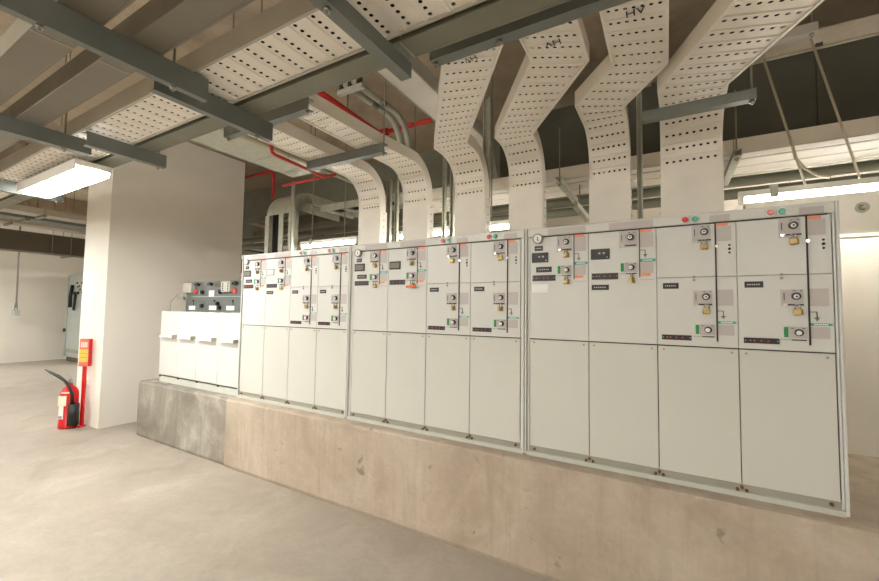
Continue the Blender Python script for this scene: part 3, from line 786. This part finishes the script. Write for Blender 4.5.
for i, (x, lab) in enumerate(((-2.215, 'left steel conduit of the bent pair over the second riser'), (-2.125, 'right steel conduit of the bent pair over the second riser'))):
    pts = [(x, 2.28, 3.30), (x, 2.80, 3.30)] + arc((x, 2.80, 3.05), 0.25, math.pi/2, 0, 8, 'yz')[1:] + [(x, 3.05, 2.75)]
    r = thing('conduit', lab, 'conduit', (x, 3.05, 2.75), 'pair of bent steel conduits')
    MB().tube(pts, 0.026, 12).build('pipe', GALV, r)
    MB().cyl((x, 2.60, 3.30), (x, 2.68, 3.30), 0.031, n=12).build('coupling', STEEL, r)
cl = thing('pipe_bracket', 'steel bracket with clamps holding the ends of the bent conduits', 'bracket', (-2.17, 2.3, 3.26))
MB().box(-2.30, -2.04, 2.28, 2.32, 3.235, 3.270).build('bracket_channel', GALV, cl)
for x in (-2.26, -2.17, -2.08):
    MB().box(x-0.012, x+0.012, 2.275, 2.325, 3.27, 3.345).build('clamp', DARK, cl)
MB().cyl((-2.29, 2.30, 3.27), (-2.29, 2.30, 3.9), 0.004, n=6).cyl((-2.05, 2.30, 3.27), (-2.05, 2.30, 3.9), 0.004, n=6).build('hanger_rod', ROD, cl)

pp = thing('sprinkler_pipe', 'red sprinkler pipe with a tee running back above the left risers', 'pipe', (-2.8, 3.2, 3.5))
MB().tube([(-2.74, 2.2, 3.5), (-2.86, 4.2, 3.5)], 0.03, 10).build('main_pipe', REDP, pp)
MB().tube([(-2.80, 3.46, 3.5), (-1.75, 3.46, 3.5)], 0.024, 10).build('branch_pipe', REDP, pp)
MB().cyl((-2.87, 3.46, 3.5), (-2.70, 3.46, 3.5), 0.04, n=10).build('tee_fitting', REDP, pp)
p2 = thing('sprinkler_pipe', 'thin red sprinkler pipe bending below the broad grey trunking', 'pipe', (-2.75, 2.4, 2.72))
MB().tube([(-2.69, 1.98, 3.9), (-2.69, 1.98, 2.76), (-2.69, 1.99, 2.73), (-2.692, 2.03, 2.72), (-2.74, 2.58, 2.72)], 0.014, 8).build('main_pipe', REDP, p2)
MB().tube([(-2.60, 2.58, 2.72), (-3.30, 2.58, 2.72)], 0.013, 8).build('branch_pipe', REDP, p2)
MB().cyl((-2.70, 2.15, 2.72), (-2.70, 2.15, 3.9), 0.004, n=6).build('pipe_clip', STEEL, p2)
p3 = thing('sprinkler_pipe', 'thin red sprinkler pipe with a drop beside the white wall corner', 'pipe', (-5.8, 4.17, 3.7))
MB().cyl((-5.75, 4.17, 3.76), (-5.75, 4.17, 3.9), 0.006, n=6).build('pipe_clip', STEEL, p3)
MB().tube([(-9.0, 4.17, 3.76), (-5.66, 4.17, 3.76), (-5.60, 4.17, 3.73), (-5.58, 4.17, 3.66), (-5.58, 4.17, 3.3)], 0.024, 8).build('main_pipe', REDP, p3)

# galvanised riser with black cables at the left end
el = thing('cable_riser', 'galvanised cable riser with an elbow and black cables behind the left cabinet', 'cable riser', (-4.0, 3.1, 0.633))
pts = [(3.08, 0.633), (3.08, 2.62)] + [(3.08+0.30-0.30*math.cos(t), 2.62+0.30*math.sin(t)) for t in [math.pi/2*i/8 for i in range(1, 9)]] + [(4.3, 2.92)]
mb = MB()
for i in range(1, len(pts)-1):
    (ya, za), (yb, zb) = pts[i], pts[i+1]
    mb.face([(-4.22, ya, za), (-3.80, ya, za), (-3.80, yb, zb), (-4.22, yb, zb)])
mb.build('elbow_cover', GALV, el)
for x in (-4.22, -3.80):
    mb = MB()
    for i in range(len(pts)-1):
        (ya, za), (yb, zb) = pts[i], pts[i+1]
        na = Vector((0, zb-za, -(yb-ya))).normalized()*0.12
        mb.face([(x, ya, za), (x, yb, zb), (x, yb+na.y, zb+na.z), (x, ya+na.y, za+na.z)])
        mb.face([(x+0.005, ya, za), (x+0.005, yb, zb), (x+0.005, yb+na.y, zb+na.z), (x+0.005, ya+na.y, za+na.z)])
    mb.box(x-0.02, x+0.05, 3.075, 3.09, 0.633, 2.62)
    mb.build('side_rail', GALV, el)
for x in (-4.10, -4.04):
    MB().tube([(x, 3.11, 0.7), (x, 3.11, 2.66)], 0.028, 8).build('power_cable', CABLE, el)
MB().box(-4.0, -3.92, 3.08, 3.09, 0.633, 2.62).build('stiffener', GALV, el)
for z in (2.18, 2.36, 2.54):
    MB().box(-4.20, -3.80, 3.15, 3.17, z, z+0.03).build('rung', GALV, el)
post(-3.70, 3.02, 1.452, 2.95, 'galvanised upright post right of the elbowed cable riser', 0.03)

# cable ladder that runs right behind the elbow
ld = thing('cable_ladder', 'galvanised cable ladder crossing behind the first riser', 'cable ladder', (-3.0, 3.7, 2.78))
MB().box(-3.70, -2.3, 3.45, 3.47, 2.70, 2.78).box(-3.70, -2.3, 3.95, 3.97, 2.76, 2.84).build('side_rail', GALV, ld)
for k in range(6):
    MB().box(-3.65+0.25*k, -3.61+0.25*k, 3.47, 3.95, 2.71, 2.74).build('rung', GALV, ld)
MB().tube([(-3.68, 3.6, 2.76), (-3.2, 3.65, 2.765), (-2.3, 3.6, 2.76)], 0.02, 6).tube([(-3.68, 3.7, 2.76), (-3.0, 3.72, 2.765), (-2.3, 3.75, 2.76)], 0.02, 6).build('power_cable', CABLE, ld)

# far pipes and ducts behind
for i, (y, z, r, lab) in enumerate(((4.5, 2.62, 0.05, 'lowest'), (4.75, 2.80, 0.05, 'middle'), (5.0, 3.0, 0.05, 'highest'))):
    o = MB().tube([(-7.2, y, z), (4.9, y, z)], r, 10).build('pipe', BEAM, None)
    tag(o, 'grey green pipe running far behind the risers, %s of three' % lab, 'pipe', 'far pipes behind the risers')
db = thing('air_duct', 'added dark duct shape for the unlit void high behind the right-hand risers', 'air duct', (1.6, 4.1, 2.95))
MB().box(-1.55, 4.9, 3.95, 4.65, 2.92, 3.55).build('duct_body', VOID_DARK, db)  # added box whose dark colour stands in for the unlit void
for k in range(6): MB().box(-1.2+1.1*k, -1.16+1.1*k, 3.93, 4.67, 2.90, 3.57).build('duct_flange', VOID_DARK, db)
d2 = thing('air_duct', 'brown grey duct running back overhead in the far left aisle', 'air duct', (-10.1, 3, 2.47))
MB().box(-10.35, -9.98, -2.0, 7.5, 2.47, 2.82).build('duct_body', BROWNDUCT, d2)
MB().box(-10.4, -9.94, 3.0, 3.04, 2.43, 2.465).cyl((-10.38, 3.02, 2.45), (-10.38, 3.02, 3.9), 0.006, n=6).cyl((-9.95, 3.02, 2.45), (-9.95, 3.02, 3.9), 0.006, n=6).cyl((-9.95, 2.75, 2.45), (-9.95, 2.75, 3.9), 0.006, n=6).build('duct_hanger', ROD, d2)
for x, z, m_, lab in ((-7.3, 2.72, TRAYG, 'pale grey tray crossing overhead behind the bright lamp'), (-7.95, 2.74, STRUT, 'dark grey tray crossing overhead in the far left aisle'), (-8.7, 2.76, TRAYG, 'pale grey tray furthest along the far left aisle')):
    r = thing('cable_trunking', lab, 'trunking', (x, 2.5, z))
    MB().box(x-0.28, x, -1.5, 7.0, z, z+0.08).build('trunking_body', m_, r)
    for by in (0.7, 1.9): MB().box(x-0.29, x+0.01, by, by+0.04, z-0.03, z).build('bracket', ROD, r)
    for hx in (x+0.006, x-0.286): MB().cyl((hx, 1.92, z-0.03), (hx, 1.92, 3.9), 0.006, n=6).build('hanger_rod', ROD, r)

# slanting pale hanger rods at the right, above the tube lamp
for (a, b, lab) in (((0.523, 3.08, 3.9-0.72), (0.735, 3.165, 2.30), 'left of two slanting pale rods behind the widest tray'), ((0.755, 3.08, 3.19), (0.975, 3.165, 2.30), 'right of two slanting pale rods by the top right corner')):
    o = MB().cyl(a, b, 0.007, n=8).build('hanger_rod', PALEROD, None); tag(o, lab, 'rod', 'slanting pale rods')
o = MB().cyl((0.44, 3.10, 3.10), (1.6, 3.10, 3.10), 0.008, n=8).build('tie_rod', PALEROD, None); tag(o, 'level pale rod crossing the two slanting rods', 'rod')
o = MB().tube([(0.66, 3.12, 2.60), (0.672, 3.12, 2.536), (0.683, 3.12, 2.46), (0.727, 3.12, 2.385), (0.783, 3.13, 2.34), (0.84, 3.15, 2.32)], 0.008, 8).build('lamp_flex', PALEROD, None); tag(o, 'white flex drooping to the right tube lamp', 'cable')

# ------------------------------------------------------------------ fluorescent lamps
def diffuser_lamp(x0, x1, y, z, label, group, ztop=2.553, hw=0.104):
    r = thing('fluorescent_lamp', label, 'lamp', ((x0+x1)/2, y, z), group)
    MB().box(x0-0.07, x1+0.07, y-hw, y+hw, z+0.045, z+0.085).build('housing', HOUSING, r)
    MB().box(x0, x1, y-0.085, y+0.085, z, z+0.045).build('diffuser', LIGHT, r)
    if hw > 0.09:
        for sy in (y-hw, y+hw-0.006): MB().box(x0-0.07, x1+0.07, sy, sy+0.006, z+0.012, z+0.045).build('reflector_lip', HOUSING, r)
    for ex_ in (x0-0.006, x1): MB().box(ex_, ex_+0.006, y-0.09, y+0.09, z+0.030, z+0.0448).build('end_cap', HOUSING, r)
    for x in (x0+0.2, x1-0.2): MB().cyl((x, y, z+0.085), (x, y, ztop), 0.004, n=6).build('hanger_rod', ROD, r)
    return r
diffuser_lamp(-4.66, -3.60, 1.165, 2.43, 'bright fluorescent lamp hanging at left in front of the white wall', 'fluorescent lamps over the aisles')
LG = 'fluorescent lamps out of view'
lamp0 = lamp1 = None
for x, y in ((-7.9, 1.165), (-11.3, 1.165), (-13.4, 1.165)):
    if lamp0 is None: lamp0 = diffuser_lamp(x-0.57, x+0.57, y, 2.43, 'fluorescent lamp under the long tray further along, outside the picture', LG)
    else: clone(lamp0, (x, y, 2.43), lamp0['label'], LG)
for x, y in ((-2.95, -0.8), (-1.6, -2.9), (1.5, -2.0), (1.9, 5.7), (1.9, 7.3), (-11.9, 5.3), (-6.6, -0.9), (-12.2, -1.8)):  # back-room and left-aisle lamps are added, unseen, to brighten dim areas
    if lamp1 is None: lamp1 = diffuser_lamp(x-0.57, x+0.57, y, 2.43, 'unseen fluorescent lamp hung from the ceiling, placed to brighten the room', 'unseen ceiling-hung fluorescent lamps placed for brightness', 3.9, 0.055)
    else: clone(lamp1, (x, y, 2.43), lamp1['label'], 'unseen ceiling-hung fluorescent lamps placed for brightness')
def tube_lamp(x0, x1, y, z, label, group, rods=True):
    r = thing('tube_lamp', label, 'lamp', ((x0+x1)/2, y, z), group)
    MB().box(x0, x1, y-0.02, y+0.02, z+0.024, z+0.06).build('housing', HOUSING, r)
    MB().cyl((x0+0.03, y, z), (x1-0.03, y, z), 0.015, n=12).build('tube', TUBEM, r)
    for x in (x0, x1-0.03): MB().box(x, x+0.03, y-0.016, y+0.016, z-0.018, z+0.03).build('end_holder', HOUSING, r)
    MB().box(x0+0.16, x0+0.20, y-0.026, y+0.026, z+0.0, z+0.08).build('mounting_clip', GALV, r)
    for x in (x0+0.18, x1-0.2) if rods else (): MB().cyl((x, y, z+0.06), (x, y, 3.9), 0.006, n=6).build('hanger_rod', ROD, r)
TG = 'bare tube lamps behind the switchgear'
tube_lamp(-3.74, -2.86, 3.2, 2.225, 'bare tube lamp glowing behind the left cabinet', TG)
tube_lamp(-2.33, -1.13, 3.2, 2.225, 'bare tube lamp glowing behind the middle cabinet, cut up by risers', TG)
tube_lamp(0.41, 1.61, 3.2, 2.245, 'bare tube lamp glowing behind the right cabinet at the picture edge', TG, False)

# ------------------------------------------------------------------ fire extinguisher and its sign
ex = thing('fire_extinguisher', 'red fire extinguisher with a black horn standing on the floor by the white wall', 'fire extinguisher', (-6.435, 2.025, 0))
cx, cy = -6.435, 2.025
MB().lathe((cx, cy, 0), [(0.090, 0), (0.094, 0.015), (0.094, 0.06), (0.091, 0.065), (0.091, 0.39), (0.085, 0.44), (0.066, 0.482), (0.036, 0.51), (0.026, 0.52), (0.026, 0.535)], 24).build('cylinder', REDX, ex)
MB().cyl((cx, cy, 0.535), (cx, cy, 0.585), 0.024, 0.020, 12).cyl((cx, cy, 0.565), (cx+0.05, cy-0.03, 0.565), 0.014, n=10).build('valve', CHROME, ex)
MB().tube([(cx-0.02, cy, 0.585), (cx+0.05, cy-0.01, 0.60), (cx+0.11, cy-0.02, 0.575)], 0.010, 6).tube([(cx-0.10, cy+0.01, 0.64), (cx+0.02, cy, 0.60), (cx+0.10, cy-0.02, 0.555)], 0.008, 6).build('squeeze_grip', STEEL, ex)
# paper tag and white label wrap the side that faces the aisle
mb = MB(); a0 = math.radians(-78); 
def wrap(mb, r, t0, t1, z0, z1, n=6):
    for i in range(n):
        a = t0+(t1-t0)*i/n; b = t0+(t1-t0)*(i+1)/n
        mb.face([(cx+r*math.cos(a), cy+r*math.sin(a), z0), (cx+r*math.cos(b), cy+r*math.sin(b), z0), (cx+r*math.cos(b), cy+r*math.sin(b), z1), (cx+r*math.cos(a), cy+r*math.sin(a), z1)])
    return mb
wrap(MB(), 0.0935, math.radians(-92), math.radians(-48), 0.12, 0.31).build('body_label', WHITE, ex)
wrap(MB(), 0.0942, math.radians(-88), math.radians(-55), 0.125, 0.16).build('label_footer', GREYRAIL, ex)
wrap(MB(), 0.0880, math.radians(-75), math.radians(-15), 0.425, 0.445).build('shoulder_print', CREAM, ex)
wrap(MB(), 0.104, math.radians(-95), math.radians(-32), 0.28, 0.40).build('paper_tag', CREAM, ex)
MB().cyl((cx+0.118, cy+0.010, 0.045), (cx+0.118, cy+0.010, 0.300), 0.058, 0.054, 18).build('horn', BLACK, ex)
MB().tube([(cx+0.105, cy+0.0, 0.29), (cx+0.095, cy-0.005, 0.40), (cx+0.085, cy-0.03, 0.50), (cx+0.03, cy-0.06, 0.575), (cx-0.07, cy-0.09, 0.625), (cx-0.18, cy-0.13, 0.665), (cx-0.28, cy-0.16, 0.70)], 0.018, 10, radii=[0.022, 0.016, 0.015, 0.016, 0.020, 0.016, 0.008]).build('hose', BLACK, ex)

sg = thing('sign_stand', 'narrow red sign with yellow lettering block on a red post by the white wall corner', 'sign', (-6.325, 2.122, 0))
sg.rotation_euler = (0, 0, math.radians(26))
sx, sy = -6.325, 2.122
MB().box(sx-0.018, sx+0.018, sy-0.012, sy+0.012, 0.02, 0.76).build('post', REDX, sg)
MB().cyl((sx, sy, 0), (sx, sy, 0.02), 0.04, n=16).build('foot', REDX, sg)
MB().box(sx-0.064, sx+0.064, sy-0.022, sy+0.022, 0.745, 1.085).build('sign_box', REDX, sg)
MB().box(sx-0.062, sx+0.062, sy-0.025, sy-0.021, 0.75, 1.08).build('sign_face', SIGNR, sg)
MB().box(sx-0.058, sx+0.058, sy-0.027, sy-0.0245, 0.80, 0.955).build('yellow_block', YELL, sg)
MB().box(sx-0.045, sx+0.045, sy-0.0285, sy-0.0265, 0.900, 0.908).box(sx-0.045, sx+0.045, sy-0.0285, sy-0.0265, 0.852, 0.860).build('print_line', SIGNR, sg)
mb = MB()
for i in range(4): mb.box(sx-0.042+0.023*i, sx-0.028+0.023*i, sy-0.027, sy-0.0245, 0.98, 1.045)
mb.build('pictogram', CREAM, sg)

# ------------------------------------------------------------------ far left: grey panel and hanging pull box
fc = thing('distribution_panel', 'tall grey distribution panel standing against the far left wall', 'distribution panel', (-13.9, 4.7, 0))
fx0, fx1, fy = -14.25, -12.9, 4.32
MB().box(fx0, fx1, fy+0.02, fy+0.7, 0.12, 2.33).build('carcass', GREYCAB, fc)
MB().box(fx0+0.02, fx1, fy+0.04, fy+0.68, 0, 0.13).build('base_plinth', BROWNDUCT, fc)
MB().plate(fx0+0.06, fx1-0.06, fy, fy+0.02, 1.28, 2.26, 0.004).build('upper_door', GREYCAB, fc)
MB().plate(fx0+0.06, fx1-0.06, fy, fy+0.02, 0.34, 1.22, 0.004).build('lower_door', GREYCAB, fc)
MB().box(fx0+0.06, fx1-0.06, fy, fy+0.02, 0.24, 0.33).build('vent_strip', GREYRAIL, fc)
MB().box(fx0-0.005, fx0+0.045, fy-0.02, fy+0.02, 0.12, 2.33).build('door_edge', TEAL if False else GREYCAB, fc)
MB().tube([(fx0+0.38, fy-0.03, 2.05), (fx0+0.36, fy-0.06, 1.75), (fx0+0.34, fy-0.05, 1.45)], 0.04, 8).tube([(fx0+0.62, fy-0.03, 1.85), (fx0+0.68, fy-0.06, 1.6), (fx0+0.6, fy-0.05, 1.38)], 0.03, 8).box(fx0+0.3, fx0+0.75, fy-0.04, fy, 1.80, 1.87).build('operating_lever', BLACK, fc)
mb = MB()
for x, z in ((0.6, 2.1), (0.75, 2.02), (0.9, 2.1), (1.02, 2.0), (0.8, 1.92), (0.95, 1.85), (0.65, 2.0)): mb.cyl((fx0+x, fy, z), (fx0+x, fy-0.02, z), 0.025, n=8)
mb.build('stud', BLACK, fc)
MB().cyl((fx0+0.0, fy-0.02, 0.83), (fx0+0.0, fy-0.05, 0.83), 0.05, n=10).build('latch', BLACK, fc)
pb = thing('pull_switch', 'hanging switch box on a long rod in front of the far left wall', 'switch', (-14.3, 3.35, 1.3))
MB().cyl((-14.3, 3.35, 1.42), (-14.3, 3.32, 3.9), 0.018, n=8).build('rod', STEEL, pb)
MB().box(-14.42, -14.18, 3.30, 3.40, 1.22, 1.36).build('box', GREYCAB, pb)
MB().tube([(-14.3, 3.35, 1.62), (-14.38, 3.35, 1.5), (-14.40, 3.35, 1.36)], 0.012, 6).tube([(-14.3, 3.35, 1.62), (-14.22, 3.35, 1.5), (-14.20, 3.35, 1.36)], 0.012, 6).build('bail', STEEL, pb)
